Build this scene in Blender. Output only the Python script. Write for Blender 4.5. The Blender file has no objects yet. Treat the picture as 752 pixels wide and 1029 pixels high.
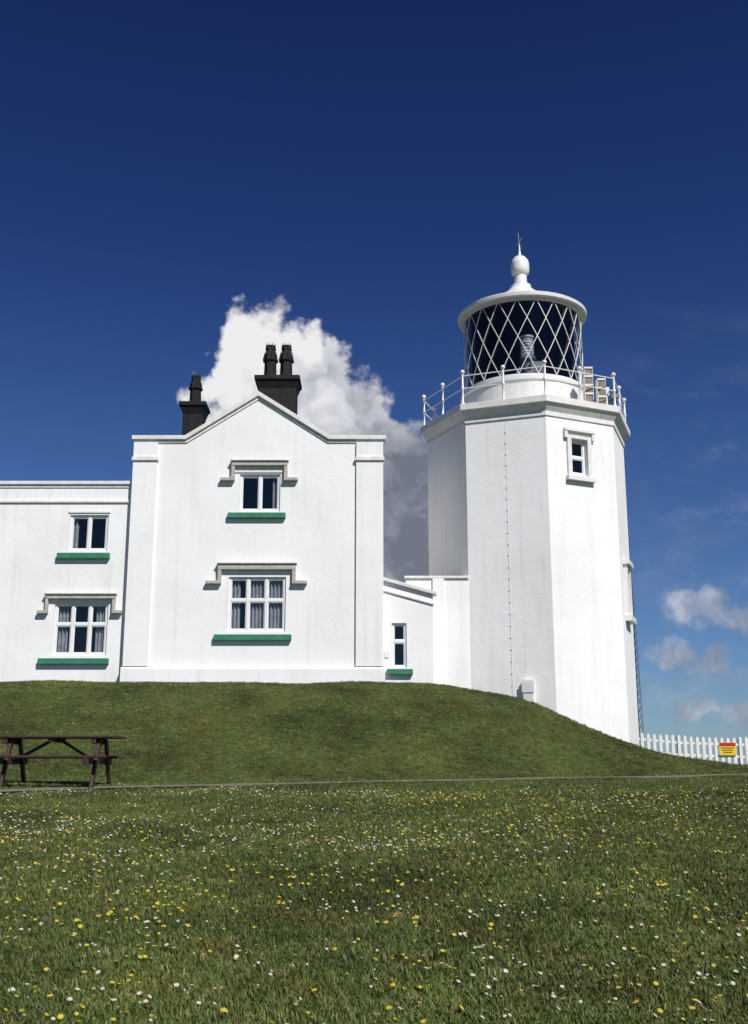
import bpy, bmesh, math, random
import numpy as np
from mathutils import Matrix, Vector
random.seed(4); rng=np.random.default_rng(7)
scene=bpy.context.scene
R=math.radians

# ------------------------------------------------------------------ materials
def newmat(name):
    m=bpy.data.materials.new(name); m.use_nodes=True
    nt=m.node_tree; b=nt.nodes['Principled BSDF']
    return m,nt,b
def N(nt,t,**k):
    n=nt.nodes.new(t)
    for a,v in k.items(): setattr(n,a,v)
    return n
def mat(name,c1,c2=None,rough=.6,nscale=3.0,bump=0.0,bscale=40,metal=0.0,stretch=(1,1,1),spec=.5,lo=.35,hi=.7):
    m,nt,b=newmat(name)
    b.inputs['Roughness'].default_value=rough; b.inputs['Metallic'].default_value=metal
    b.inputs['Specular IOR Level'].default_value=spec
    tc=N(nt,'ShaderNodeTexCoord'); mp=N(nt,'ShaderNodeMapping'); mp.inputs['Scale'].default_value=stretch
    nt.links.new(tc.outputs['Object'],mp.inputs['Vector'])
    if c2 is None: c2=tuple(x*.85 for x in c1)
    n=N(nt,'ShaderNodeTexNoise'); n.inputs['Scale'].default_value=nscale; n.inputs['Detail'].default_value=4
    nt.links.new(mp.outputs[0],n.inputs['Vector'])
    r=N(nt,'ShaderNodeValToRGB'); r.color_ramp.elements[0].position=lo; r.color_ramp.elements[1].position=hi
    r.color_ramp.elements[0].color=(*c2,1); r.color_ramp.elements[1].color=(*c1,1)
    nt.links.new(n.outputs['Fac'],r.inputs[0]); nt.links.new(r.outputs[0],b.inputs['Base Color'])
    if bump>0:
        n2=N(nt,'ShaderNodeTexNoise'); n2.inputs['Scale'].default_value=bscale; n2.inputs['Detail'].default_value=4
        nt.links.new(tc.outputs['Object'],n2.inputs['Vector'])
        bp=N(nt,'ShaderNodeBump'); bp.inputs['Strength'].default_value=bump; bp.inputs['Distance'].default_value=.02
        nt.links.new(n2.outputs['Fac'],bp.inputs['Height']); nt.links.new(bp.outputs[0],b.inputs['Normal'])
    return m
def wallmat(name):
    m,nt,b=newmat(name); b.inputs['Roughness'].default_value=.75; b.inputs['Specular IOR Level'].default_value=.25
    tc=N(nt,'ShaderNodeTexCoord')
    n=N(nt,'ShaderNodeTexNoise'); n.inputs['Scale'].default_value=.5; n.inputs['Detail'].default_value=6
    nt.links.new(tc.outputs['Object'],n.inputs['Vector'])
    r=N(nt,'ShaderNodeValToRGB'); r.color_ramp.elements[0].position=.35; r.color_ramp.elements[1].position=.6
    r.color_ramp.elements[0].color=(.80,.80,.785,1); r.color_ramp.elements[1].color=(.85,.85,.845,1)
    nt.links.new(n.outputs['Fac'],r.inputs[0])
    mp=N(nt,'ShaderNodeMapping'); mp.inputs['Scale'].default_value=(4,4,.25)
    nt.links.new(tc.outputs['Object'],mp.inputs['Vector'])
    s=N(nt,'ShaderNodeTexNoise'); s.inputs['Scale'].default_value=1.3; s.inputs['Detail'].default_value=6
    nt.links.new(mp.outputs[0],s.inputs['Vector'])
    r2=N(nt,'ShaderNodeValToRGB'); r2.color_ramp.elements[0].position=.24; r2.color_ramp.elements[1].position=.47
    r2.color_ramp.elements[0].color=(.92,.91,.88,1); r2.color_ramp.elements[1].color=(1,1,1,1)
    nt.links.new(s.outputs['Fac'],r2.inputs[0])
    mx=N(nt,'ShaderNodeMix',data_type='RGBA',blend_type='MULTIPLY'); mx.inputs[0].default_value=1
    nt.links.new(r.outputs[0],mx.inputs[6]); nt.links.new(r2.outputs[0],mx.inputs[7])
    nt.links.new(mx.outputs[2],b.inputs['Base Color'])
    n2=N(nt,'ShaderNodeTexNoise'); n2.inputs['Scale'].default_value=16; n2.inputs['Detail'].default_value=4
    n3=N(nt,'ShaderNodeTexNoise'); n3.inputs['Scale'].default_value=1.6; n3.inputs['Detail'].default_value=2
    for q in(n2,n3): nt.links.new(tc.outputs['Object'],q.inputs['Vector'])
    ad=N(nt,'ShaderNodeMath',operation='MULTIPLY_ADD'); ad.inputs[1].default_value=2.5
    nt.links.new(n3.outputs['Fac'],ad.inputs[0]); nt.links.new(n2.outputs['Fac'],ad.inputs[2])
    bp=N(nt,'ShaderNodeBump'); bp.inputs['Strength'].default_value=.25; bp.inputs['Distance'].default_value=.02
    nt.links.new(ad.outputs[0],bp.inputs['Height']); nt.links.new(bp.outputs[0],b.inputs['Normal'])
    return m
WALL=wallmat('white_render'); 
TRIM=mat('trim_paint',(.78,.775,.75),(.66,.65,.61),.6,5,.3,30)
HOOD=mat('hood_shaded_grey',(.50,.49,.45),(.36,.35,.31),.7,8,.4,30)  # cream mouldings greyed: their shading is put into the base colour
UPVC=mat('window_white',(.82,.82,.82),(.78,.78,.78),.35,3)
GREEN=mat('sill_green',(.04,.23,.14),(.035,.17,.10),.45,6)
BLACK=mat('chimney_black',(.008,.008,.009),(.016,.015,.015),.6,4,.4,20,spec=.25)
SLATE=mat('slate',(.10,.105,.12),(.07,.07,.08),.6,4,.5,12)
ROOM=mat('room_shade',(.035,.035,.037),None,.9)  # dark colour painted in for the dimness of interiors behind the glass
CURT=mat('curtain',(.42,.43,.46),(.30,.31,.34),.9,6)
METALW=mat('white_metal',(.78,.78,.77),(.70,.69,.66),.4,8)
DARKM=mat('dark_panel',(.005,.006,.008),None,.6,spec=.2)
WOOD=mat('stained_wood',(.060,.024,.016),(.028,.012,.009),.6,6,.5,30,stretch=(1,8,8))
FENCE=mat('fence_white',(.8,.8,.78),(.7,.7,.67),.5,6)
BEIGE=mat('emitter_beige',(.30,.23,.14),(.15,.12,.08),.5,6)
GREY=mat('grey_metal',(.2,.2,.21),(.12,.12,.12),.5,6,metal=.4)
YEL=mat('sign_yellow',(.8,.55,.02),(.75,.5,.02),.4,4)
RED=mat('sign_red',(.6,.02,.02),(.5,.02,.02),.4,4)
INK=mat('sign_ink',(.02,.02,.02),None,.5)
def glassmat(name,f,tint):
    m=bpy.data.materials.new(name); m.use_nodes=True; nt=m.node_tree; nt.nodes.clear()
    o=N(nt,'ShaderNodeOutputMaterial'); mx=N(nt,'ShaderNodeMixShader'); t=N(nt,'ShaderNodeBsdfTransparent'); g=N(nt,'ShaderNodeBsdfGlossy')
    t.inputs[0].default_value=(*tint,1); g.inputs['Roughness'].default_value=.03
    lw=N(nt,'ShaderNodeLayerWeight'); lw.inputs[0].default_value=.5
    p=N(nt,'ShaderNodeMath',operation='POWER'); p.inputs[1].default_value=4; nt.links.new(lw.outputs['Facing'],p.inputs[0])
    a=N(nt,'ShaderNodeMath',operation='MULTIPLY_ADD'); a.inputs[1].default_value=.7; a.inputs[2].default_value=f
    nt.links.new(p.outputs[0],a.inputs[0]); nt.links.new(a.outputs[0],mx.inputs[0])
    nt.links.new(t.outputs[0],mx.inputs[1]); nt.links.new(g.outputs[0],mx.inputs[2]); nt.links.new(mx.outputs[0],o.inputs[0])
    return m
GLASS=glassmat('window_glass',.07,(.8,.82,.83))
LGLASS=glassmat('lantern_glass',.05,(.85,.88,.9))

# ------------------------------------------------------------------ mesh builder
class MB:
    def __init__(s): s.v=[]; s.f=[]; s.m=Matrix.Identity(4)
    def add(s,pts,faces):
        o=len(s.v)
        for p in pts:
            q=s.m@Vector(p); s.v.append((q.x,q.y,q.z))
        s.f+= [tuple(i+o for i in f) for f in faces]
    def quad(s,*p): s.add(p,[tuple(range(len(p)))])
    def box(s,x0,x1,y0,y1,z0,z1):
        s.add([(x0,y0,z0),(x1,y0,z0),(x1,y1,z0),(x0,y1,z0),(x0,y0,z1),(x1,y0,z1),(x1,y1,z1),(x0,y1,z1)],
              [(0,3,2,1),(4,5,6,7),(0,1,5,4),(1,2,6,5),(2,3,7,6),(3,0,4,7)])
    def band(s,top,bot,y0,y1):
        n=len(top)
        P=[(x,y0,z) for x,z in top]+[(x,y0,z) for x,z in bot]+[(x,y1,z) for x,z in top]+[(x,y1,z) for x,z in bot]
        F=[]
        for i in range(n-1):
            F+=[(i,i+1,n+i+1,n+i),(2*n+i,3*n+i,3*n+i+1,2*n+i+1),(i,2*n+i,2*n+i+1,i+1),(n+i,n+i+1,3*n+i+1,3*n+i)]
        F+=[(0,n,3*n,2*n),(n-1,3*n-1,4*n-1,2*n-1)]
        s.add(P,F)
    def lathe(s,cx,cy,prof,n=32,phi0=0,capb=False,capt=False):
        P=[];F=[]
        for r,z in prof:
            for k in range(n):
                a=phi0+2*math.pi*k/n; P.append((cx+r*math.sin(a),cy-r*math.cos(a),z))
        for j in range(len(prof)-1):
            for k in range(n):
                k2=(k+1)%n; F.append((j*n+k,j*n+k2,(j+1)*n+k2,(j+1)*n+k))
        if capb: F.append(tuple(range(n)))
        if capt: F.append(tuple(range((len(prof)-1)*n,len(prof)*n)))
        s.add(P,F)
    def bar(s,a,b,r,n=6,r2=None):
        a=Vector(a);b=Vector(b); d=(b-a).normalized(); up=Vector((0,0,1)) if abs(d.z)<.95 else Vector((1,0,0))
        u=d.cross(up).normalized(); w=d.cross(u); r2=r if r2 is None else r2
        P=[];
        for c,rr in((a,r),(b,r2)):
            for k in range(n):
                t=2*math.pi*(k+.5)/n; P.append(tuple(c+(u*math.cos(t)+w*math.sin(t))*rr))
        F=[(k,(k+1)%n,n+(k+1)%n,n+k) for k in range(n)]+[tuple(range(n)),tuple(range(n,2*n))]
        s.add(P,F)
    def beam(s,a,b,w,h):
        a=Vector(a);b=Vector(b); d=(b-a).normalized(); up=Vector((0,0,1)) if abs(d.z)<.95 else Vector((0,1,0))
        u=d.cross(up).normalized(); v=u.cross(d).normalized()
        P=[tuple(c+u*i*w/2+v*j*h/2) for c in(a,b) for i,j in((-1,-1),(1,-1),(1,1),(-1,1))]
        s.add(P,[(0,1,2,3),(4,7,6,5),(0,4,5,1),(1,5,6,2),(2,6,7,3),(3,7,4,0)])
    def ball(s,c,r,n=10):
        prof=[(max(.001,r*math.sin(math.pi*i/6)),c[2]-r*math.cos(math.pi*i/6)) for i in range(7)]
        s.lathe(c[0],c[1],prof,n)
    def wall(s,x0,x1,z0,z1,y,ops,depth=.16):
        xs=sorted({x0,x1,*[o[0] for o in ops],*[o[1] for o in ops]}); zs=sorted({z0,z1,*[o[2] for o in ops],*[o[3] for o in ops]})
        for i in range(len(xs)-1):
            for j in range(len(zs)-1):
                cx=(xs[i]+xs[i+1])/2; cz=(zs[j]+zs[j+1])/2
                if any(o[0]<cx<o[1] and o[2]<cz<o[3] for o in ops): continue
                s.quad((xs[i],y,zs[j]),(xs[i+1],y,zs[j]),(xs[i+1],y,zs[j+1]),(xs[i],y,zs[j+1]))
        for a,b,c,d in ops:
            e=y+depth
            s.quad((a,y,c),(a,e,c),(a,e,d),(a,y,d)); s.quad((b,y,c),(b,y,d),(b,e,d),(b,e,c))
            s.quad((a,y,d),(a,e,d),(b,e,d),(b,y,d)); s.quad((a,y,c),(b,y,c),(b,e,c),(a,e,c))
    def obj(s,name,mt,parent=None,smooth=False,bevel=0):
        me=bpy.data.meshes.new(name); me.from_pydata(s.v,[],s.f); 
        bm=bmesh.new(); bm.from_mesh(me); bmesh.ops.remove_doubles(bm,verts=bm.verts,dist=1e-5) if smooth else None
        bmesh.ops.recalc_face_normals(bm,faces=bm.faces); bm.to_mesh(me); bm.free()
        me.materials.append(mt)
        o=bpy.data.objects.new(name,me); scene.collection.objects.link(o)
        if smooth:
            for p in me.polygons: p.use_smooth=True
            try:
                me.set_sharp_from_angle(angle=R(40))
            except Exception: pass
        if bevel:
            b=o.modifiers.new('bevel','BEVEL'); b.width=bevel; b.segments=2; b.limit_method='ANGLE'
        if parent is not None:
            o.parent=parent; o.matrix_parent_inverse=Matrix.Translation(-parent.location)
        return o
def empty(name,loc):
    e=bpy.data.objects.new(name,None); e.location=loc; e.empty_display_size=.5; scene.collection.objects.link(e); return e

# ------------------------------------------------------------------ terrain
def sst(a,b,x):
    t=np.clip((x-a)/(b-a),0,1); return t*t*(3-2*t)
BY=[-400,-30,0,17,20,25,30,38,46,60]; BZ=[-6,-3.2,-1.6,-.31,-.25,-.16,-.05,.13,.1,-.3]
def basez(y):
    r=0
    for d in(-1.5,-.75,0,.75,1.5): r=r+np.interp(y+d,BY,BZ)
    return r/5
SX=[0,1.5,2.4,3.69,4.7,5.7,6.7,7.7,9,10.5]; SV=[1,.99,.95,.84,.66,.45,.28,.16,.06,0]
def sright(x):
    r=0
    for d in(-.5,0,.5): r=r+np.interp(x+d,SX,SV)
    return r/3
def pathy(x): return np.interp(x,[-60,-12,-5.6,8.3,14,60],[12,14.6,16.7,25.0,28,34])
def terr(x,y):
    x=np.asarray(x,float); y=np.asarray(y,float)
    b=basez(y)
    st=pathy(x)+np.interp(x,[-6,2],[1.9,.7])
    S=np.clip((y-st)/(28.8-st),0,1); S=(S*S*(3-2*S))*.6+.4*np.sin(S*math.pi/2)*sst(0,.25,S)
    S=S*(1-sst(42,56,y))
    h=b+(2.13-b)*S*sright(x)
    u=.3+.7*sst(4,9,y)
    u=u*(1-.8*np.exp(-((y-pathy(x))/1.6)**2))
    h=h+(.03*np.sin(x*1.1+.6*y)*np.sin(y*.83-.4*x)+.015*np.sin(x*2.7-y*1.9+1))*u
    return h-62*sst(60,150,y)
def axis(a,b,step,ext):
    c=list(np.arange(a,b+1e-6,step)); lo=[];hi=[];d=step
    x=a
    while x>-ext: d*=1.35; x-=d; lo.append(x)
    d=step;x=b
    while x<ext: d*=1.35; x+=d; hi.append(x)
    return np.array(lo[::-1]+c+hi)
xs=axis(-16,17,.2,3000); ys=axis(2,34,.2,400); ys=ys[(ys>-400)&(ys<160)]; ys=np.unique(np.concatenate([ys,np.arange(36,160,4.)]))
X,Y=np.meshgrid(xs,ys); Z=terr(X,Y)
V=np.stack([X.ravel(),Y.ravel(),Z.ravel()],1); nx=len(xs)
F=[(j*nx+i,j*nx+i+1,(j+1)*nx+i+1,(j+1)*nx+i) for j in range(len(ys)-1) for i in range(nx-1)]
me=bpy.data.meshes.new('ground'); me.from_pydata(V.tolist(),[],F)
for p in me.polygons: p.use_smooth=True
ground=bpy.data.objects.new('ground',me); scene.collection.objects.link(ground)
def patches(nt,vec):
    n=N(nt,'ShaderNodeTexNoise'); n.inputs['Scale'].default_value=.6; n.inputs['Detail'].default_value=7; n.inputs['Roughness'].default_value=.7
    nt.links.new(vec,n.inputs['Vector'])
    r2=N(nt,'ShaderNodeValToRGB'); e=r2.color_ramp.elements; e[0].position=.36; e[0].color=(.52,.54,.56,1)
    e[1].position=.66; e[1].color=(1.2,1.18,1.08,1); q=e.new(.5); q.color=(.9,.92,.9,1)
    nt.links.new(n.outputs['Fac'],r2.inputs[0])
    m=N(nt,'ShaderNodeTexNoise'); m.inputs['Scale'].default_value=1.7; m.inputs['Detail'].default_value=5; nt.links.new(vec,m.inputs['Vector'])
    r3=N(nt,'ShaderNodeValToRGB'); r3.color_ramp.elements[0].position=.5; r3.color_ramp.elements[0].color=(.94,1,1,1); r3.color_ramp.elements[1].position=.74; r3.color_ramp.elements[1].color=(1.12,.88,.84,1)
    nt.links.new(m.outputs['Fac'],r3.inputs[0])
    mx=N(nt,'ShaderNodeMix',data_type='RGBA',blend_type='MULTIPLY'); mx.inputs[0].default_value=1
    nt.links.new(r2.outputs[0],mx.inputs[6]); nt.links.new(r3.outputs[0],mx.inputs[7])
    return mx.outputs[2]
def grassground():
    m,nt,b=newmat('turf'); b.inputs['Roughness'].default_value=.95; b.inputs['Specular IOR Level'].default_value=.1
    tc=N(nt,'ShaderNodeTexCoord')
    n=N(nt,'ShaderNodeTexNoise'); n.inputs['Scale'].default_value=9; n.inputs['Detail'].default_value=7; n.inputs['Roughness'].default_value=.7
    nt.links.new(tc.outputs['Object'],n.inputs['Vector'])
    r=N(nt,'ShaderNodeValToRGB'); e=r.color_ramp.elements
    e[0].position=.35; e[0].color=(.034,.044,.012,1); e[1].position=.65; e[1].color=(.10,.115,.034,1)
    nt.links.new(n.outputs['Fac'],r.inputs[0])
    mx=N(nt,'ShaderNodeMix',data_type='RGBA',blend_type='MULTIPLY'); mx.inputs[0].default_value=1
    nt.links.new(r.outputs[0],mx.inputs[6]); nt.links.new(patches(nt,tc.outputs['Object']),mx.inputs[7]); nt.links.new(mx.outputs[2],b.inputs['Base Color'])
    n2=N(nt,'ShaderNodeTexNoise'); n2.inputs['Scale'].default_value=30; n2.inputs['Detail'].default_value=5
    nt.links.new(tc.outputs['Object'],n2.inputs['Vector'])
    bp=N(nt,'ShaderNodeBump'); bp.inputs['Strength'].default_value=.8; bp.inputs['Distance'].default_value=.03
    nt.links.new(n2.outputs['Fac'],bp.inputs['Height']); nt.links.new(bp.outputs[0],b.inputs['Normal'])
    return m
me.materials.append(grassground())
b=MB(); b.quad((-30000,60,-55),(30000,60,-55),(30000,40000,-55),(-30000,40000,-55))
b.obj('sea',mat('sea_water',(.02,.06,.10),(.015,.045,.08),.15,.01,.3,.5))
px=np.arange(-30,30,.25); b=MB()
P=[];
for x in px:
    yc=float(pathy(x))+.12*math.sin(x*.9)
    w=float(np.interp(x,[-6,4],[.30,.48]))
    ww=w*(1+.2*math.sin(x*2.3)+.15*math.sin(x*5.1))
    for o in(-ww,-ww*.5,0,ww*.5,ww): P.append((x,yc+o,float(terr(x,yc+o))+.02))
b.add(P,[(5*i+k,5*i+5+k,5*i+6+k,5*i+1+k) for i in range(len(px)-1) for k in range(4)])
b.obj('path',mat('path_gravel',(.20,.175,.14),(.13,.115,.08),.9,3,.3,40))

# ------------------------------------------------------------------ vegetation scatter
def scatter(name,pts,src,rmin,rmax,smin,smax):
    me=bpy.data.meshes.new(name); me.from_pydata(pts.tolist(),[],[])
    o=bpy.data.objects.new(name,me); scene.collection.objects.link(o)
    ng=bpy.data.node_groups.new(name+'_scatter','GeometryNodeTree')
    ng.interface.new_socket('Geometry',in_out='INPUT',socket_type='NodeSocketGeometry')
    ng.interface.new_socket('Geometry',in_out='OUTPUT',socket_type='NodeSocketGeometry')
    gi=ng.nodes.new('NodeGroupInput'); go=ng.nodes.new('NodeGroupOutput')
    ip=ng.nodes.new('GeometryNodeInstanceOnPoints'); oi=ng.nodes.new('GeometryNodeObjectInfo'); oi.inputs['Object'].default_value=src
    oi.inputs['As Instance'].default_value=True
    rv=ng.nodes.new('FunctionNodeRandomValue'); rv.data_type='FLOAT_VECTOR'; rv.inputs[0].default_value=rmin; rv.inputs[1].default_value=rmax
    rs=ng.nodes.new('FunctionNodeRandomValue'); rs.data_type='FLOAT'; rs.inputs[2].default_value=smin; rs.inputs[3].default_value=smax
    L=ng.links.new
    L(gi.outputs[0],ip.inputs['Points']); L(oi.outputs['Geometry'],ip.inputs['Instance'])
    L(rv.outputs[0],ip.inputs['Rotation']); L(rs.outputs[1],ip.inputs['Scale']); L(ip.outputs[0],go.inputs[0])
    md=o.modifiers.new('scatter','NODES'); md.node_group=ng
    return o
def bladematerial():
    m,nt,b=newmat('grass_blade'); b.inputs['Roughness'].default_value=.6; b.inputs['Specular IOR Level'].default_value=.2
    oi=N(nt,'ShaderNodeObjectInfo'); r=N(nt,'ShaderNodeValToRGB'); e=r.color_ramp.elements
    e[0].position=0; e[0].color=(.06,.08,.02,1); e[1].position=1; e[1].color=(.30,.26,.13,1)
    for p,c in((.35,(.10,.13,.033)),(.7,(.14,.168,.045)),(.9,(.185,.19,.06))):
        q=e.new(p); q.color=(*c,1)
    nt.links.new(oi.outputs['Random'],r.inputs[0])
    tc=N(nt,'ShaderNodeNewGeometry')
    mx=N(nt,'ShaderNodeMix',data_type='RGBA',blend_type='MULTIPLY'); mx.inputs[0].default_value=1
    nt.links.new(r.outputs[0],mx.inputs[6]); nt.links.new(patches(nt,tc.outputs['Position']),mx.inputs[7]); nt.links.new(mx.outputs[2],b.inputs['Base Color'])
    return m
def srcobj(name,v,f,mats,mi=None):
    me=bpy.data.meshes.new(name); me.from_pydata(v,[],f)
    for m in mats: me.materials.append(m)
    if mi: me.polygons.foreach_set('material_index',mi)
    return bpy.data.objects.new(name,me)
v=[];f=[]
for i in range(26):
    r=random.uniform(0,.07); a=random.uniform(0,6.28); x=r*math.cos(a); y=r*math.sin(a)
    h=random.uniform(.012,.036); l=random.uniform(.005,.035); d=random.uniform(0,6.28); w=random.uniform(.002,.0037); g=random.uniform(0,3.14)
    dx,dy=math.cos(d)*l,math.sin(d)*l; wx,wy=math.cos(g)*w,math.sin(g)*w
    o=len(v); v+=[(x-wx,y-wy,-.005),(x+wx,y+wy,-.005),(x+dx*.4+wx*.8,y+dy*.4+wy*.8,h*.6),(x+dx*.4-wx*.8,y+dy*.4-wy*.8,h*.6),(x+dx,y+dy,h)]
    f+=[(o,o+1,o+2,o+3),(o+3,o+2,o+4)]
tuft=srcobj('grass_tuft',v,f,[bladematerial()])
def region(n,y0,y1,pw=1.0):
    y=y0+(y1-y0)*rng.random(n); x=(rng.random(n)-.5)*2*(.40*y+1.1)
    return x,y
def offpath(x,y): 
    d=y-(pathy(x)+.12*np.sin(x*.9)); return (d>.36)|(d<-.6)
def inbuild(x,y): return ((y>29.75)&(x<2.8))|((x-4.77)**2+(y-33)**2<3.1**2)
def pts(x,y,dz=0):
    return np.stack([x,y,terr(x,y)+dz],1)
G=[]
for n,y0,y1 in((25000,4.6,9),(27000,9,14),(24000,14,20),(26000,20,31)):
    x,y=region(n,y0,y1); k=offpath(x,y)&~inbuild(x,y); G.append(pts(x[k],y[k]))
scatter('lawn_grass',np.concatenate(G),tuft,(-.2,-.2,0),(.2,.2,6.28),.6,1.4)
WP=mat('daisy_petal',(.8,.8,.78),None,.6); YC=mat('daisy_centre',(.75,.5,.03),None,.6); YP=mat('dandelion_petal',(.7,.58,.06),(.6,.45,.02),.6); ST=mat('flower_stem',(.06,.1,.02),None,.6)
def flower(name,rad,mp,mc,np_,tilt,h):
    v=[];f=[];mi=[]
    T=Matrix.Translation((0,0,h))@Matrix.Rotation(tilt,4,'X')
    def put(p): q=T@Vector(p); v.append(tuple(q)); return len(v)-1
    for k in range(np_):
        a=2*math.pi*k/np_; d=.42*2*math.pi/np_
        i=[put((rad*.25*math.cos(a-d),rad*.25*math.sin(a-d),0)),put((rad*math.cos(a-d*.7),rad*math.sin(a-d*.7),rad*.15)),put((rad*1.08*math.cos(a),rad*1.08*math.sin(a),rad*.12)),put((rad*math.cos(a+d*.7),rad*math.sin(a+d*.7),rad*.15)),put((rad*.25*math.cos(a+d),rad*.25*math.sin(a+d),0))]
        f.append(tuple(i)); mi.append(0)
    c=put((0,0,rad*.3)); ring=[put((rad*.36*math.cos(2*math.pi*k/8),rad*.36*math.sin(2*math.pi*k/8),rad*.06)) for k in range(8)]
    for k in range(8): f.append((c,ring[k],ring[(k+1)%8])); mi.append(1)
    o=len(v); v.extend([(-.0012,0,-.01),(.0012,0,-.01),(.0012,0,h),(-.0012,0,h)]); f.append((o,o+1,o+2,o+3)); mi.append(2)
    return srcobj(name,v,f,[mp,mc,ST],mi)
daisy=flower('daisy',.0105,WP,YC,12,R(22),.038)
dand=flower('dandelion',.012,YP,YP,14,R(22),.036)
def dens(x,y,seed,sharp):
    r=np.random.default_rng(seed); d=0
    for i in range(26):
        k=r.normal(0,1,2)*r.choice([.5,1.2,2.5]); d=d+np.sin(k[0]*x+k[1]*y+r.random()*6.28)
    return 1/(1+np.exp(-(d/5.1)*sharp*2))
def fl(n,y0,y1,seed,bias):
    x,y=region(n,y0,y1); p=dens(x,y,seed,1.8)*bias(x,y); k=(rng.random(n)<p)&offpath(x,y)&~inbuild(x,y); return pts(x[k],y[k],.0)
W=np.concatenate([fl(3000,4.8,10,3,lambda x,y:.46+0*x),fl(7500,10,16.8,3,lambda x,y:.34+.62*(x<.5)*(y>10.5)),fl(3000,17,29,5,lambda x,y:.20+0*x)])
Yl=np.concatenate([fl(2800,4.8,10,11,lambda x,y:.75+0*x),fl(5000,10,16.8,11,lambda x,y:.45+.25*(x>0)),fl(2000,17,29,12,lambda x,y:.3+0*x)])
scatter('daisies',W,daisy,(-.35,-.35,-.3),(.3,.35,1.3),.6,1.25)
scatter('dandelions',Yl,dand,(-.35,-.35,-.3),(.3,.35,1.3),.5,1.3)

# ------------------------------------------------------------------ windows
class Win:
    def __init__(s): s.fr=MB(); s.gl=MB(); s.rm=MB(); s.cu=MB(); s.si=MB(); s.ho=MB()
    def setm(s,m):
        for q in(s.fr,s.gl,s.rm,s.cu,s.si,s.ho): q.m=m
    def win(s,x0,x1,z0,z1,y,cols,rows,curt=(),fw=.065,bw=.075,rec=.05):
        a=y+rec; b_=a+.07
        s.fr.box(x0+.002,x0+fw,a,b_,z0,z1-.002); s.fr.box(x1-fw,x1-.002,a,b_,z0,z1-.002)
        s.fr.box(x0+fw,x1-fw,a,b_,z0,z0+fw); s.fr.box(x0+fw,x1-fw,a,b_,z1-fw,z1-.002)
        W_=x1-x0-2*fw; cw=(W_-(cols-1)*bw)/cols; H=z1-z0-2*fw
        zr=[z0+fw]+[z0+fw+H*t for t in rows]+[z1-fw]
        for i in range(1,cols):
            c=x0+fw+i*cw+(i-1)*bw; s.fr.box(c,c+bw,a-.006,b_,z0+fw,z1-fw)
        for i in range(cols):
            c=x0+fw+i*(cw+bw)
            for zz in zr[1:-1]: s.fr.box(c,c+cw,a+.004,b_,zz-bw/2,zz+bw/2)
            for j in range(len(zr)-1):
                lo=zr[j]+(bw/2 if j else 0); hi=zr[j+1]-(bw/2 if j<len(zr)-2 else 0); l=.028
                s.fr.box(c,c+l,a+.02,b_-.005,lo,hi); s.fr.box(c+cw-l,c+cw,a+.02,b_-.005,lo,hi)
                s.fr.box(c+l,c+cw-l,a+.02,b_-.005,lo,lo+l); s.fr.box(c+l,c+cw-l,a+.02,b_-.005,hi-l,hi)
        s.gl.quad((x0+.03,a+.045,z0+.03),(x1-.03,a+.045,z0+.03),(x1-.03,a+.045,z1-.03),(x0+.03,a+.045,z1-.03))
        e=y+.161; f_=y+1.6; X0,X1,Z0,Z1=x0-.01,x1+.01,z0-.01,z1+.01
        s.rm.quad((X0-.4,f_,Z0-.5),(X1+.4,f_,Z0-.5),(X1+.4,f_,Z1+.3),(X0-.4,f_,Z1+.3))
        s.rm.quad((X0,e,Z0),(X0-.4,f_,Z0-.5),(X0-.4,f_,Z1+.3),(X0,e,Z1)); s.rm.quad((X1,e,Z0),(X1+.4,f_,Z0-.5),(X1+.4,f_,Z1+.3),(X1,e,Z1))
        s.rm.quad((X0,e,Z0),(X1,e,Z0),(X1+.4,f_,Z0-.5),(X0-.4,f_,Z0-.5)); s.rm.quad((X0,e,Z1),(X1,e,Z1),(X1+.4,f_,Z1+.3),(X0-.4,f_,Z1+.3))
        for c0,c1,zz0,zz1 in curt:
            n=int((c1-c0)/.01)+2; P=[]
            for i in range(n):
                xx=c0+(c1-c0)*i/(n-1); yy=y+.19+.035*math.sin(xx*62)
                P+=[(xx,yy,max(zz0,z0+.01)),(xx,yy,min(zz1,z1-.01))]
            s.cu.add(P,[(2*i,2*i+2,2*i+3,2*i+1) for i in range(n-1)])
    def sill(s,x0,x1,z0,z1,y,d=.13): s.si.box(x0,x1,y-d,y+.048,z0,z1)
    def hood(s,x0,x1,zb,z0,z1,y,out=.3,w=.1,d=.13):
        s.ho.box(x0,x1,y-d,y-.001,z0,z1)
        s.ho.box(x0-.03,x1+.03,y-d-.04,y-.001,z1,z1+.04)
        for a,q in((x0,-1),(x1-w,1)):
            s.ho.box(a,a+w,y-d+.01,y-.001,zb+.001,z0)
        s.ho.box(x0-out,x0+w,y-d-.02,y-.001,zb-.09,zb); s.ho.box(x1-w,x1+out,y-d-.02,y-.001,zb-.09,zb)
    def done(s,parent,pre=''):
        for b,n,m,bv in((s.fr,'window_frames',UPVC,.006),(s.gl,'window_glass',GLASS,0),(s.rm,'window_shade_boxes',ROOM,0),(s.cu,'curtains',CURT,0),(s.si,'window_sills',GREEN,.01),(s.ho,'hood_moulds',HOOD,.012)):
            if b.v: b.obj(pre+n,m,parent,bevel=bv)

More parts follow.
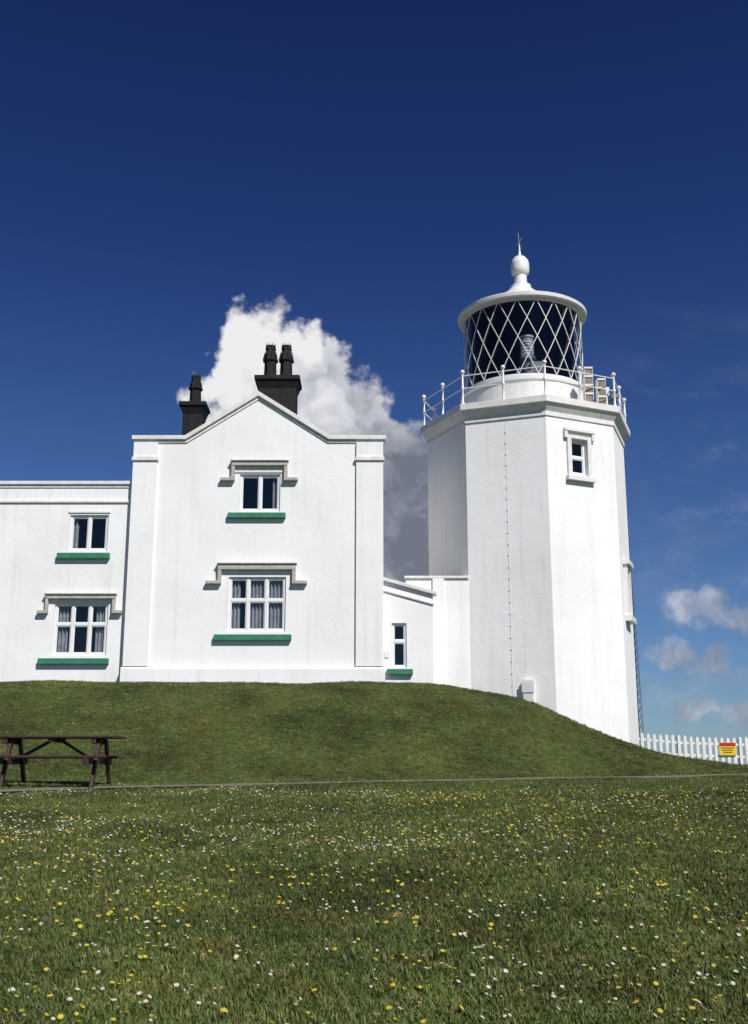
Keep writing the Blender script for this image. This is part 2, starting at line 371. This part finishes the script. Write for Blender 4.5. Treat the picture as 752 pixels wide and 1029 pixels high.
# ------------------------------------------------------------------ house
house=empty('keepers_house',(-3.3,34,2)); w=MB(); t=MB(); Wn=Win()
uw=(-3.80,-2.65,7.04,8.12); lw=(-4.03,-2.44,3.65,5.17)
y=30.0; HL=-6.82
w.wall(HL,.24,1.0,9.10,y,[uw,lw])
w.add([(-5.44,y,9.10),(-1.22,y,9.10),(-3.33,y,10.42),(-5.44,y+.3,9.10),(-1.22,y+.3,9.10),(-3.33,y+.3,10.42)],[(0,1,2),(3,5,4)])
w.quad((HL,y,1),(HL,40,1),(HL,40,9.10),(HL,y,9.10)); w.quad((.24,y,1),(.24,40,1),(.24,40,9.10),(.24,y,9.10))
w.quad((HL,40,1),(.24,40,1),(.24,40,9.10),(-3.33,40,10.3),(HL,40,9.10))
t.band([(HL-.09,9.25),(-5.40,9.25),(-3.33,10.58),(-1.26,9.25),(.33,9.25)],[(HL-.09,9.132),(-5.37,9.132),(-3.33,10.442),(-1.29,9.132),(.33,9.132)],y-.10,y+.34)
t.band([(HL-.05,9.131),(-5.37,9.131),(-3.33,10.441),(-1.29,9.131),(.29,9.131)],[(HL-.05,9.04),(-5.34,9.04),(-3.33,10.34),(-1.32,9.04),(.29,9.04)],y-.035,y-.001)
for a,c in((HL-.02,-6.16),(-.5,.26)):
    w.box(a,c,y-.07,y-.002,2.70,9.04)
    t.box(a-.04,c+.04,y-.12,y-.003,8.5,8.58); t.box(a-.02,c+.02,y-.10,y-.004,8.58,8.63)
w.add([(HL-.06,y-.12,1),(.3,y-.12,1),(.3,y-.12,2.62),(HL-.06,y-.12,2.62),(HL-.06,y-.003,2.70),(.3,y-.003,2.70),(HL-.06,y-.003,1),(.3,y-.003,1)],[(0,1,2,3),(3,2,5,4),(0,3,4,6),(1,7,5,2)])
Wn.win(*uw,y,2,[],curt=[(-2.88,-2.68,7.0,8.2)]); Wn.sill(-4.10,-2.48,6.83,6.98,y); Wn.hood(-4.04,-2.45,8.00,8.35,8.47,y)
Wn.win(*lw,y,3,[.58],curt=[(-4.0,-3.72,3.6,5.3),(-3.47,-3.02,3.6,5.3),(-2.97,-2.47,3.6,5.3)]); Wn.sill(-4.38,-2.26,3.40,3.56,y); Wn.hood(-4.33,-2.17,5.05,5.36,5.51,y,out=.32)
t.box(-3.97,-2.50,y-.03,y-.001,8.16,8.23)
roof=MB()
roof.band([(-6.78,8.92),(-5.44,9.05),(-3.33,10.37),(-1.22,9.05),(.19,8.92)],[(-6.78,8.8),(-5.44,8.8),(-3.33,8.8),(-1.22,8.8),(.19,8.8)],y+.3,39.95)
y=30.16; k_=30.16/30.5
def sc(q): return tuple(v*k_ for v in q)
a_=sc((-8.68,-7.58,6.00,7.05)); b_=sc((-8.95,-7.45,3.05,4.52))
c_=sc((-13.3,-12.2,6.00,7.05)); d_=sc((-13.5,-12.0,3.05,4.52))
w.wall(-16,HL,1.0,7.85,y,[a_,b_,c_,d_])
w.quad((-16,y,1),(-16,38,1),(-16,38,7.85),(-16,y,7.85)); w.quad((-16,38,1),(HL,38,1),(HL,38,7.85),(-16,38,7.85))
t.box(-16.1,HL-.03,y-.08,y+.3,7.85,7.95); t.box(-16.05,HL-.03,y-.05,y-.001,7.32,7.39); t.box(-16.05,HL-.03,y-.03,y-.001,7.76,7.849)
roof.box(-15.9,-6.9,y+.3,37.9,7.4,7.6)
for q in(a_,c_):
    Wn.win(*q,y,2,[],curt=[(q[0]+.05,q[0]+.2,5.8,7.1)]); Wn.sill(q[0]-.28,q[1]+.1,q[2]-.23,q[2]-.07,y)
    t.box(q[0]-.05,q[1]+.05,y-.03,y-.001,q[3]+.05,q[3]+.11)
for q in(b_,d_):
    Wn.win(*q,y,3,[.6],curt=[(q[0]+.05,q[0]+.35,2.9,4.6),(q[1]-.35,q[1]-.05,2.9,4.6)]); Wn.sill(q[0]-.34,q[1]+.1,q[2]-.25,q[2]-.09,y); Wn.hood(q[0]-.25,q[1]+.2,4.25,4.57,4.68,y,out=.2,w=.08)
y=30.2
sw=(.49,.90,2.68,3.91)
w.wall(.24,1.64,1.0,4.6,y,[sw])
w.add([(.24,y,4.6),(1.64,y,4.6),(1.64,y,4.70),(.24,y,5.09)],[(0,1,2,3)])
w.quad((1.64,y,1),(1.64,36,1),(1.64,36,4.70),(1.64,y,4.70)); w.quad((.24,36,1),(1.64,36,1),(1.64,36,4.7),(.24,36,5.09))
t.band([(.242,5.19),(1.74,4.78)],[(.242,5.09),(1.74,4.68)],y-.1,y+.3)
t.band([(.242,4.86),(1.68,4.46)],[(.242,4.80),(1.68,4.40)],y-.045,y-.001)
roof.band([(.25,5.0),(1.62,4.62)],[(.25,4.9),(1.62,4.5)],y+.3,35.9)
Wn.win(*sw,y,1,[.6],fw=.055); Wn.sill(.355,1.065,2.49,2.64,y)
t.box(.29,.41,y-.03,y-.001,2.95,3.12)
y=30.68
w.wall(.9,2.70,1.0,5.24,y,[]); w.quad((.9,y,5.24),(.9,y,1),(.9,34,1),(.9,34,5.24)); w.quad((.9,34,1),(3.2,34,1),(3.2,34,5.24),(.9,34,5.24))
t.box(.86,2.69,y-.06,y+.25,5.24,5.31); w.box(1.66,1.98,y-.06,y-.002,1,5.238)
roof.box(.92,2.6,y+.25,34,4.9,5.1)
w.obj('walls',WALL,house); t.obj('copings_and_bands',TRIM,house,bevel=.012); roof.obj('roof',SLATE,house); Wn.done(house)
ch=MB()
def pot(cx,cy,z0,h,r):
    ch.lathe(cx,cy,[(r*1.25,z0),(r*1.25,z0+h*.1),(r*.95,z0+h*.14),(r*.9,z0+h*.5),(r*1.12,z0+h*.55),(r*1.12,z0+h*.6),(r*.82,z0+h*.64),(r*.66,z0+h*.95),(r*.78,z0+h),(r*.5,z0+h),(r*.45,z0+h*.8)],8,R(22.5),capt=True)
    for k in range(8):
        a=R(45*k+22.5); x_=cx+r*1.05*math.sin(a); y_=cy-r*1.05*math.cos(a)
        ch.bar((x_,y_,z0+h*.54),(x_*.8+cx*.2,y_*.8+cy*.2,z0+h*.82),r*.17,5,r*.06)
        ch.bar((cx+r*.7*math.sin(a),cy-r*.7*math.cos(a),z0+h*.88),(cx+r*.66*math.sin(a),cy-r*.66*math.cos(a),z0+h*1.07),r*.16,4,r*.05)
def stack(x0,x1,y0,y1,zb,zt):
    ch.box(x0+.1,x1-.1,y0+.1,y1-.1,zb,zt-.42)
    def ring(e,z0,z1,e2=None):
        e2=e if e2 is None else e2
        ch.add([(x0-e,y0-e,z0),(x1+e,y0-e,z0),(x1+e,y1+e,z0),(x0-e,y1+e,z0),(x0-e2,y0-e2,z1),(x1+e2,y0-e2,z1),(x1+e2,y1+e2,z1),(x0-e2,y1+e2,z1)],[(0,3,2,1),(4,5,6,7),(0,1,5,4),(1,2,6,5),(2,3,7,6),(3,0,4,7)])
    ring(-.1,zt-.42,zt-.14,-.01); ring(.03,zt-.139,zt)
stack(-3.90,-2.47,34,35.1,8.6,12.58)
pot(-3.46,34.5,12.58,1.2,.23); pot(-2.93,34.5,12.58,1.2,.23)
stack(-6.72,-5.84,36,37,8.6,12.36); pot(-6.27,36.5,12.36,1.08,.22)
ch.obj('chimney_stacks',BLACK,house,bevel=.012)

# ------------------------------------------------------------------ lighthouse
lh=empty('lighthouse',(4.77,33,0)); CX,CY=4.77,33.0; RT=3.1; PH=R(2.7)
w=MB(); t=MB(); Wn=Win()
def vert(k,r=RT): a=PH+k*math.pi/4; return Vector((CX+r*math.sin(a),CY-r*math.cos(a),0))
for k in range(8):
    A=vert(k);B=vert(k+1); ex=(B-A).normalized(); ez=Vector((0,0,1)); ey=ez.cross(ex); L=(B-A).length
    M=Matrix(((ex.x,ey.x,0,A.x),(ex.y,ey.y,0,A.y),(0,0,1,0),(0,0,0,1)))
    w.m=M; t.m=M; Wn.setm(M); ops=[]
    if k==0:
        o=(.82,1.38,8.20,9.26); ops=[o]; Wn.win(*o,0,1,[.5],rec=.09,fw=.07)
        t.box(.68,.82,-.06,-.002,8.12,9.36); t.box(1.38,1.52,-.06,-.002,8.12,9.36); t.box(.82,1.38,-.06,-.002,9.26,9.36)
        t.box(.62,1.58,-.14,-.002,8.0,8.12); t.box(.58,1.62,-.12,-.002,9.46,9.54); t.box(.58,.68,-.1,-.002,9.25,9.46); t.box(1.52,1.62,-.1,-.002,9.25,9.46)
    if k==1:
        o=(.75,1.35,4.4,5.7); ops=[o]; Wn.win(*o,0,1,[.5],rec=.05)
        t.box(.62,.75,-.12,-.002,4.3,5.8); t.box(1.35,1.48,-.12,-.002,4.3,5.8); t.box(.75,1.35,-.12,-.002,5.7,5.8); t.box(.56,1.54,-.2,-.002,4.14,4.3); t.box(.56,1.54,-.2,-.002,5.8,5.94)
    w.wall(0,L,-1.5,9.84,0,ops)
    if k==7:
        t.box(L/2-.006,L/2+.006,-.008,-.002,-.5,9.84)
        z=1.2
        while z<9.7: t.box(L/2-.02,L/2+.02,-.02,-.009,z,z+.03); z+=.33
        t.box(1.50,1.78,-.12,-.003,1.75,2.35); t.box(1.47,1.81,-.14,-.122,2.0,2.3)
for q in(w,t): q.m=Matrix.Identity(4)
w.obj('tower_walls',WALL,lh); t.obj('tower_trim',METALW,lh,bevel=.006); Wn.si=MB(); Wn.done(lh,'tower_')
c=MB(); c.lathe(CX,CY,[(3.1,9.84),(3.14,9.84),(3.14,9.98),(3.17,10.02),(3.3,10.2),(3.34,10.2),(3.34,10.4),(1.8,10.44)],8,PH); c.obj('gallery_cornice',TRIM,lh,bevel=.012)
c=MB(); c.lathe(CX,CY,[(2.08,10.42),(2.08,10.55),(1.97,10.58),(1.97,11.32),(2.02,11.36),(2.02,11.46),(1.88,11.47),(1.88,11.58),(1.78,11.58)],48)
c.obj('lantern_base',METALW,lh,smooth=True)
ZB,ZT=11.58,14.0; c=MB(); c.lathe(CX,CY,[(1.84,ZB),(1.84,ZT)],32); c.obj('lantern_glass',LGLASS,lh)
c=MB(); NB=20
for s in(1,-1):
    for k in range(NB):
        a0=2*math.pi*k/NB+.1; seg=12; turn=2*math.pi/NB*2.0
        p=None
        for i in range(seg+1):
            a=a0+s*turn*i/seg; q=(CX+1.875*math.sin(a),CY-1.875*math.cos(a),ZB+(ZT-ZB)*i/seg)
            if p: c.bar(p,q,.015,4)
            p=q
c.lathe(CX,CY,[(1.84,ZT-.05),(1.93,ZT-.05),(1.93,ZT+.03),(1.84,ZT+.03)],48)
c.obj('lantern_astragals',METALW,lh)
c=MB(); n=40; P=[]
for i in range(n+1):
    a=R(100)+R(185)*i/n; P+=[(CX+1.74*math.sin(a),CY-1.74*math.cos(a),ZB),(CX+1.74*math.sin(a),CY-1.74*math.cos(a),ZT+.05)]
c.add(P,[(2*i,2*i+2,2*i+3,2*i+1) for i in range(n)]); c.lathe(CX,CY,[(1.74,ZB+.01),(.01,ZB+.01)],32); c.lathe(CX,CY,[(1.8,ZT+.02),(.01,ZT+.04)],32)
c.obj('blanking_panels',DARKM,lh)
OY=CY-.95
c=MB(); c.lathe(CX,OY,[(.3,ZB+.02),(.3,11.9),(.14,11.95),(.14,12.3),(.26,12.34),(.26,12.42)],16,capt=True)
c.box(CX+.05,CX+.5,OY-.3,OY+.1,11.75,12.2); c.bar((CX-.5,OY,ZB),(CX-.1,OY,12.4),.03); c.obj('optic_pedestal',mat('optic_grey',(.25,.26,.28),(.12,.12,.14),.4,5),lh,smooth=True)
c=MB(); pr=[]
for i in range(13): pr.append((.19+.03*(i%2),12.43+.05*i))
c.lathe(CX,OY,pr,20,capt=True); c.lathe(CX,OY,[(.24,13.04),(.24,13.10),(.05,13.2)],16,capt=True); c.obj('optic_lens',mat('lens_glass',(.6,.64,.66),(.4,.45,.47),.15,4),lh,smooth=True)
c=MB(); c.lathe(CX,CY,[(.01,14.12),(1.85,14.05),(2.0,14.02),(2.06,14.05),(2.07,14.15),(2.0,14.20),(1.7,14.32),(1.2,14.55),(.8,14.78),(.5,15.0),(.36,15.14),(.33,15.2),(.33,15.26),(.22,15.3),(.2,15.62),(.27,15.68),(.30,15.8),(.30,16.02),(.27,16.15),(.18,16.27),(.06,16.34),(.03,16.5),(.02,16.75)],48)
c.obj('lantern_roof',METALW,lh,smooth=True)
c=MB(); c.bar((CX,CY,16.7),(CX-.03,CY,17.15),.018); c.bar((CX-.08,CY,16.72),(CX+.1,CY,16.98),.012); c.obj('lightning_rod',GREY,lh)
c=MB(); RR=3.2; ps=[]
for k in range(8):
    A=vert(k,RR);B=vert(k+1,RR); ps+=[A,(A+B)/2]
for i,p in enumerate(ps):
    c.lathe(p.x,p.y,[(.06,10.41),(.06,10.46),(.032,10.5),(.032,10.86),(.05,10.89),(.05,10.94),(.032,10.97),(.03,11.36)],8); c.ball((p.x,p.y,11.42),.07)
    q=ps[(i+1)%16]
    for zz in(10.91,11.3): c.bar((p.x,p.y,zz),(q.x,q.y,zz),.018)
c.obj('gallery_railing',METALW,lh,smooth=True)
c=MB(); d=MB()
def emit(x,y,n,z):
    for i in range(n):
        z0=z+i*.27
        c.box(x-.11,x+.11,y-.1,y+.14,z0,z0+.21); d.box(x-.13,x+.13,y-.13,y+.16,z0+.21,z0+.268)
        d.box(x-.13,x-.111,y-.12,y+.15,z0,z0+.209); d.box(x+.111,x+.13,y-.12,y+.15,z0,z0+.209)
    d.box(x-.12,x+.12,y-.1,y+.12,z-.12,z-.002)
emit(6.40,30.98,4,10.6); emit(6.80,31.1,3,10.55)
c.obj('fog_signal_emitters',BEIGE,lh,bevel=.015)
d.box(6.95,7.1,31.3,31.42,10.95,11.2); d.bar((7.02,31.36,10.42),(7.02,31.36,10.95),.03)
d.obj('fog_signal_plates',METALW,lh,bevel=.008)
c=MB(); c.bar((7.05,31.5,10.7),(7.3,31.4,10.9),.05); c.box(7.15,7.4,31.3,31.5,10.86,10.98); c.obj('gallery_floodlight',GREY,lh,bevel=.01)

# ------------------------------------------------------------------ picnic table
gz=float(terr(-5.07,18)); pt=empty('picnic_table',(-5.07,18.0,gz)); c=MB()
x0,x1=-6.15,-4.07; yc=18.0
for i in range(5): c.box(x0,x1,yc-.38+i*.155,yc-.38+i*.155+.14,gz+.75,gz+.79)
for s in(-1,1):
    for j in(0,1):
        a=yc+s*(.56+.15*j); c.box(x0+.02,x1-.1,a-.068,a+.068,gz+.44,gz+.48)
for xl in(x0+.32,x1-.36):
    c.box(xl-.04,xl+.04,yc-.36,yc+.36,gz+.66,gz+.749); c.box(xl-.045,xl+.045,yc-.78,yc+.78,gz+.345,gz+.439)
    for s in(-1,1): c.beam((xl+.065,yc+s*.62,gz-.05),(xl+.065,yc+s*.22,gz+.72),.05,.10)
    xm=(x0+x1)/2
    d=1 if xl<xm else -1
    c.beam((xl+d*.06,yc,gz+.40),(xm-d*.05,yc,gz+.735),.07,.045)
c.box(-5.15,-5.05,yc-.34,yc+.34,gz+.69,gz+.749)
c.obj('table_timbers',WOOD,pt,bevel=.008)

# ------------------------------------------------------------------ fence + sign + mast
fe=empty('picket_fence',(14,38,0)); c=MB()
fy=38.0
t_=0
while t_<26:
    x=8.3+t_; yy=fy-.04*t_; g=float(terr(x,yy)); top=g+.95+random.uniform(-.015,.015); wd=.05
    c.add([(x-wd,yy,g+.06),(x+wd,yy,g+.06),(x+wd,yy,top-.07),(x,yy,top),(x-wd,yy,top-.07),(x-wd,yy+.022,g+.06),(x+wd,yy+.022,g+.06),(x+wd,yy+.022,top-.07),(x,yy+.022,top),(x-wd,yy+.022,top-.07)],
      [(0,1,2,3,4),(9,8,7,6,5),(0,5,6,1),(1,6,7,2),(2,7,8,3),(3,8,9,4),(4,9,5,0)])
    t_+=.205
t_=0
while t_<26:
    x=8.3+t_; yy=fy-.04*t_; g=float(terr(x,yy)); x2=x+2.05; y2=fy-.04*(t_+2.05); g2=float(terr(x2,y2))
    for h in(.28,.68): c.beam((x,yy+.05,g+h),(x2,y2+.05,g2+h),.05,.08)
    c.box(x-.05,x+.05,yy+.08,yy+.18,g-.3,g+.88); t_+=2.05
c.obj('pickets',FENCE,fe)
sg=empty('warning_sign',(11.95,37.8,.66)); c=MB(); d=MB(); e=MB()
c.box(11.66,12.22,37.80,37.815,.42,.84); c.obj('sign_board',YEL,sg)
d.box(11.665,12.215,37.79,37.799,.73,.835); d.obj('sign_header',RED,sg)
for i,(q,r) in enumerate(((11.72,12.16),(11.74,12.1),(11.8,12.08))): e.box(q,r,37.792,37.799,.65-i*.07,.67-i*.07)
e.obj('sign_lettering',INK,sg)
ms=empty('radio_mast',(14.3,60,0)); c=MB(); zb=float(terr(14.3,60))
for k in range(3):
    a=2.1*k; c.bar((14.3+.22*math.sin(a),60+.22*math.cos(a),zb),(14.3+.05*math.sin(a),60+.05*math.cos(a),10),.03,4,.02)
for i in range(22):
    z=zb+i*.45; r=.22-.17*(z/10); 
    for k in range(3):
        a=2.1*k; b2=2.1*(k+1); r2=r-.008
        c.bar((14.3+r*math.sin(a),60+r*math.cos(a),z),(14.3+r2*math.sin(b2),60+r2*math.cos(b2),z+.45),.014,4)
c.bar((14.3,60,10),(14.25,60,14.5),.022,5,.012); c.obj('mast_lattice',GREY,ms)

# ------------------------------------------------------------------ light + sky
AZ,EL=32,45
sd=Vector((math.sin(R(AZ))*math.cos(R(EL)),-math.cos(R(AZ))*math.cos(R(EL)),math.sin(R(EL))))
su=bpy.data.lights.new('sun','SUN'); su.energy=4.9; su.angle=R(.53); su.color=(1,.965,.915)
so=bpy.data.objects.new('sun',su); so.rotation_euler=sd.to_track_quat('Z','Y').to_euler(); so.location=(20,-20,40); scene.collection.objects.link(so)
wd=bpy.data.worlds.new('World'); scene.world=wd; wd.use_nodes=True; nt=wd.node_tree; nt.nodes.clear()
L=nt.links.new
out=N(nt,'ShaderNodeOutputWorld'); bg=N(nt,'ShaderNodeBackground'); bg.inputs[1].default_value=.1; L(bg.outputs[0],out.inputs[0])
sk=N(nt,'ShaderNodeTexSky',sky_type='NISHITA'); sk.sun_disc=False; sk.sun_elevation=R(EL); sk.sun_rotation=R(180-AZ); sk.dust_density=.3; sk.ozone_density=3.0; sk.air_density=.9
tc=N(nt,'ShaderNodeTexCoord'); sp=N(nt,'ShaderNodeSeparateXYZ'); L(tc.outputs['Generated'],sp.inputs[0])
tr=N(nt,'ShaderNodeValToRGB'); e=tr.color_ramp.elements; e[0].position=0; e[0].color=(.42,.56,.74,1); e[1].position=.62; e[1].color=(.115,.175,.41,1)
q=e.new(.3); q.color=(.25,.37,.62,1); q=e.new(.45); q.color=(.16,.25,.51,1)
L(sp.outputs[2],tr.inputs[0])
hs=N(nt,'ShaderNodeMix',data_type='RGBA',blend_type='MULTIPLY'); hs.inputs[0].default_value=1; L(tr.outputs[0],hs.inputs[7]); L(sk.outputs[0],hs.inputs[6])
def M_(op,a,b=None,c=None,clamp=False):
    n=N(nt,'ShaderNodeMath',operation=op); n.use_clamp=clamp
    for i,q in enumerate((a,b,c)):
        if q is None: continue
        if isinstance(q,(int,float)): n.inputs[i].default_value=q
        else: L(q,n.inputs[i])
    return n.outputs[0]
yy=M_('MAXIMUM',sp.outputs[1],.02); a=M_('DIVIDE',sp.outputs[0],yy); tt=M_('DIVIDE',sp.outputs[2],yy)
cb=N(nt,'ShaderNodeCombineXYZ'); L(a,cb.inputs[0]); L(tt,cb.inputs[1])
def noise(sc,det,vec,rough=.55):
    n=N(nt,'ShaderNodeTexNoise'); n.noise_dimensions='2D'; n.inputs['Scale'].default_value=sc; n.inputs['Detail'].default_value=det; n.inputs['Roughness'].default_value=rough; L(vec,n.inputs['Vector']); return n
w1=noise(22,5,cb.outputs[0])
vm=N(nt,'ShaderNodeVectorMath',operation='SUBTRACT'); L(w1.outputs['Color'],vm.inputs[0]); vm.inputs[1].default_value=(.5,.5,.5)
vs=N(nt,'ShaderNodeVectorMath',operation='SCALE'); L(vm.outputs[0],vs.inputs[0]); vs.inputs[3].default_value=.045
va=N(nt,'ShaderNodeVectorMath',operation='ADD'); L(cb.outputs[0],va.inputs[0]); L(vs.outputs[0],va.inputs[1])
def field(blobs,vec,ys=1):
    acc=None
    for (x,y,r) in blobs:
        d=N(nt,'ShaderNodeVectorMath',operation='SUBTRACT'); L(vec,d.inputs[0]); d.inputs[1].default_value=(x,y,0)
        s=N(nt,'ShaderNodeVectorMath',operation='MULTIPLY'); L(d.outputs[0],s.inputs[0]); s.inputs[1].default_value=(1/r,ys/r,0)
        l=N(nt,'ShaderNodeVectorMath',operation='LENGTH'); L(s.outputs[0],l.inputs[0])
        v=M_('SUBTRACT',1,l.outputs['Value'])
        acc=v if acc is None else M_('SMOOTH_MAX',acc,v,.1)
    return acc
big=[(-.116,.402,.046),(-.082,.388,.044),(-.138,.368,.044),(-.095,.35,.065),(-.048,.370,.042),(-.035,.338,.050),(-.005,.292,.056),(.03,.268,.056),(.035,.22,.075),(-.05,.28,.08),(-.12,.31,.06),(.02,.16,.08)]
small=[(.30,.140,.048),(.335,.132,.04),(.275,.101,.03),(.30,.094,.03),(.285,.051,.028),(.335,.044,.03),(-.6,.16,.1),(-.75,.12,.12),(.62,.12,.1)]
def vor(sc,vec):
    n=N(nt,'ShaderNodeTexVoronoi',feature='F1'); n.inputs['Scale'].default_value=sc; n.voronoi_dimensions='2D'; L(vec,n.inputs['Vector']); return n.outputs['Distance']
nz=noise(38,7,cb.outputs[0],.6)
v1=vor(24,va.outputs[0])
puff=M_('MULTIPLY',M_('SUBTRACT',.45,v1),.6)
det=M_('ADD',puff,M_('MULTIPLY',M_('SUBTRACT',nz.outputs['Fac'],.5),.8))
f1=M_('ADD',field(big,va.outputs[0]),M_('MULTIPLY',det,.85))
f2=M_('ADD',field(small,va.outputs[0],1.9),det)
def ss(v,a_,b_):
    n=N(nt,'ShaderNodeMapRange',interpolation_type='SMOOTHSTEP'); L(v,n.inputs[0]); n.inputs[1].default_value=a_; n.inputs[2].default_value=b_; return n.outputs[0]
m1=ss(f1,.0,.32); m2=M_('MULTIPLY',ss(f2,.02,.7),.62)
wm=N(nt,'ShaderNodeMapping'); wm.inputs['Scale'].default_value=(1,2.2,1); L(cb.outputs[0],wm.inputs[0])
wn=noise(9,5,wm.outputs[0],.6); wisp=M_('MULTIPLY',M_('MULTIPLY',ss(wn.outputs['Fac'],.45,.75),ss(a,.18,.32)),M_('SUBTRACT',.34,M_('MULTIPLY',tt,.72)),clamp=True)
mask=M_('MAXIMUM',M_('MAXIMUM',m1,m2),wisp)
mask=M_('MULTIPLY',mask,ss(sp.outputs[1],.05,.2))
nl=noise(17,6,va.outputs[0],.6)
relp=M_('ADD',M_('MULTIPLY',det,.5),M_('MULTIPLY',M_('SUBTRACT',nl.outputs['Fac'],.5),1.25))
g=M_('ADD',M_('MULTIPLY',M_('MAXIMUM',M_('SUBTRACT',tt,.33),-.07),4.2),M_('MULTIPLY',a,-3.0))
lit=M_('ADD',M_('ADD',g,relp),.46)
lit_s=M_('ADD',relp,.36)
mixl=N(nt,'ShaderNodeMix',data_type='FLOAT'); L(ss(a,.14,.2),mixl.inputs[0]); L(lit,mixl.inputs[2]); L(lit_s,mixl.inputs[3])
cr=N(nt,'ShaderNodeValToRGB'); e=cr.color_ramp.elements; e[0].position=0; e[0].color=(1.7,1.85,2.4,1); e[1].position=1; e[1].color=(8.5,8.5,8.6,1)
q=e.new(.32); q.color=(3.2,3.4,4.0,1); q=e.new(.7); q.color=(6.2,6.3,6.8,1)
L(mixl.outputs[0],cr.inputs[0])
mm=N(nt,'ShaderNodeMix',data_type='RGBA'); L(mask,mm.inputs[0]); L(hs.outputs[2],mm.inputs[6]); L(cr.outputs[0],mm.inputs[7]); L(mm.outputs[2],bg.inputs[0])

# ------------------------------------------------------------------ camera
cd=bpy.data.cameras.new('camera'); cd.sensor_fit='VERTICAL'; cd.sensor_height=36; cd.lens=38.48; cd.clip_start=.1; cd.clip_end=60000
co=bpy.data.objects.new('camera',cd); co.location=(0,0,0); co.rotation_euler=(R(90+13.17),0,0); scene.collection.objects.link(co); scene.camera=co
scene.view_settings.view_transform='Standard'; scene.view_settings.look='None'; scene.view_settings.exposure=0
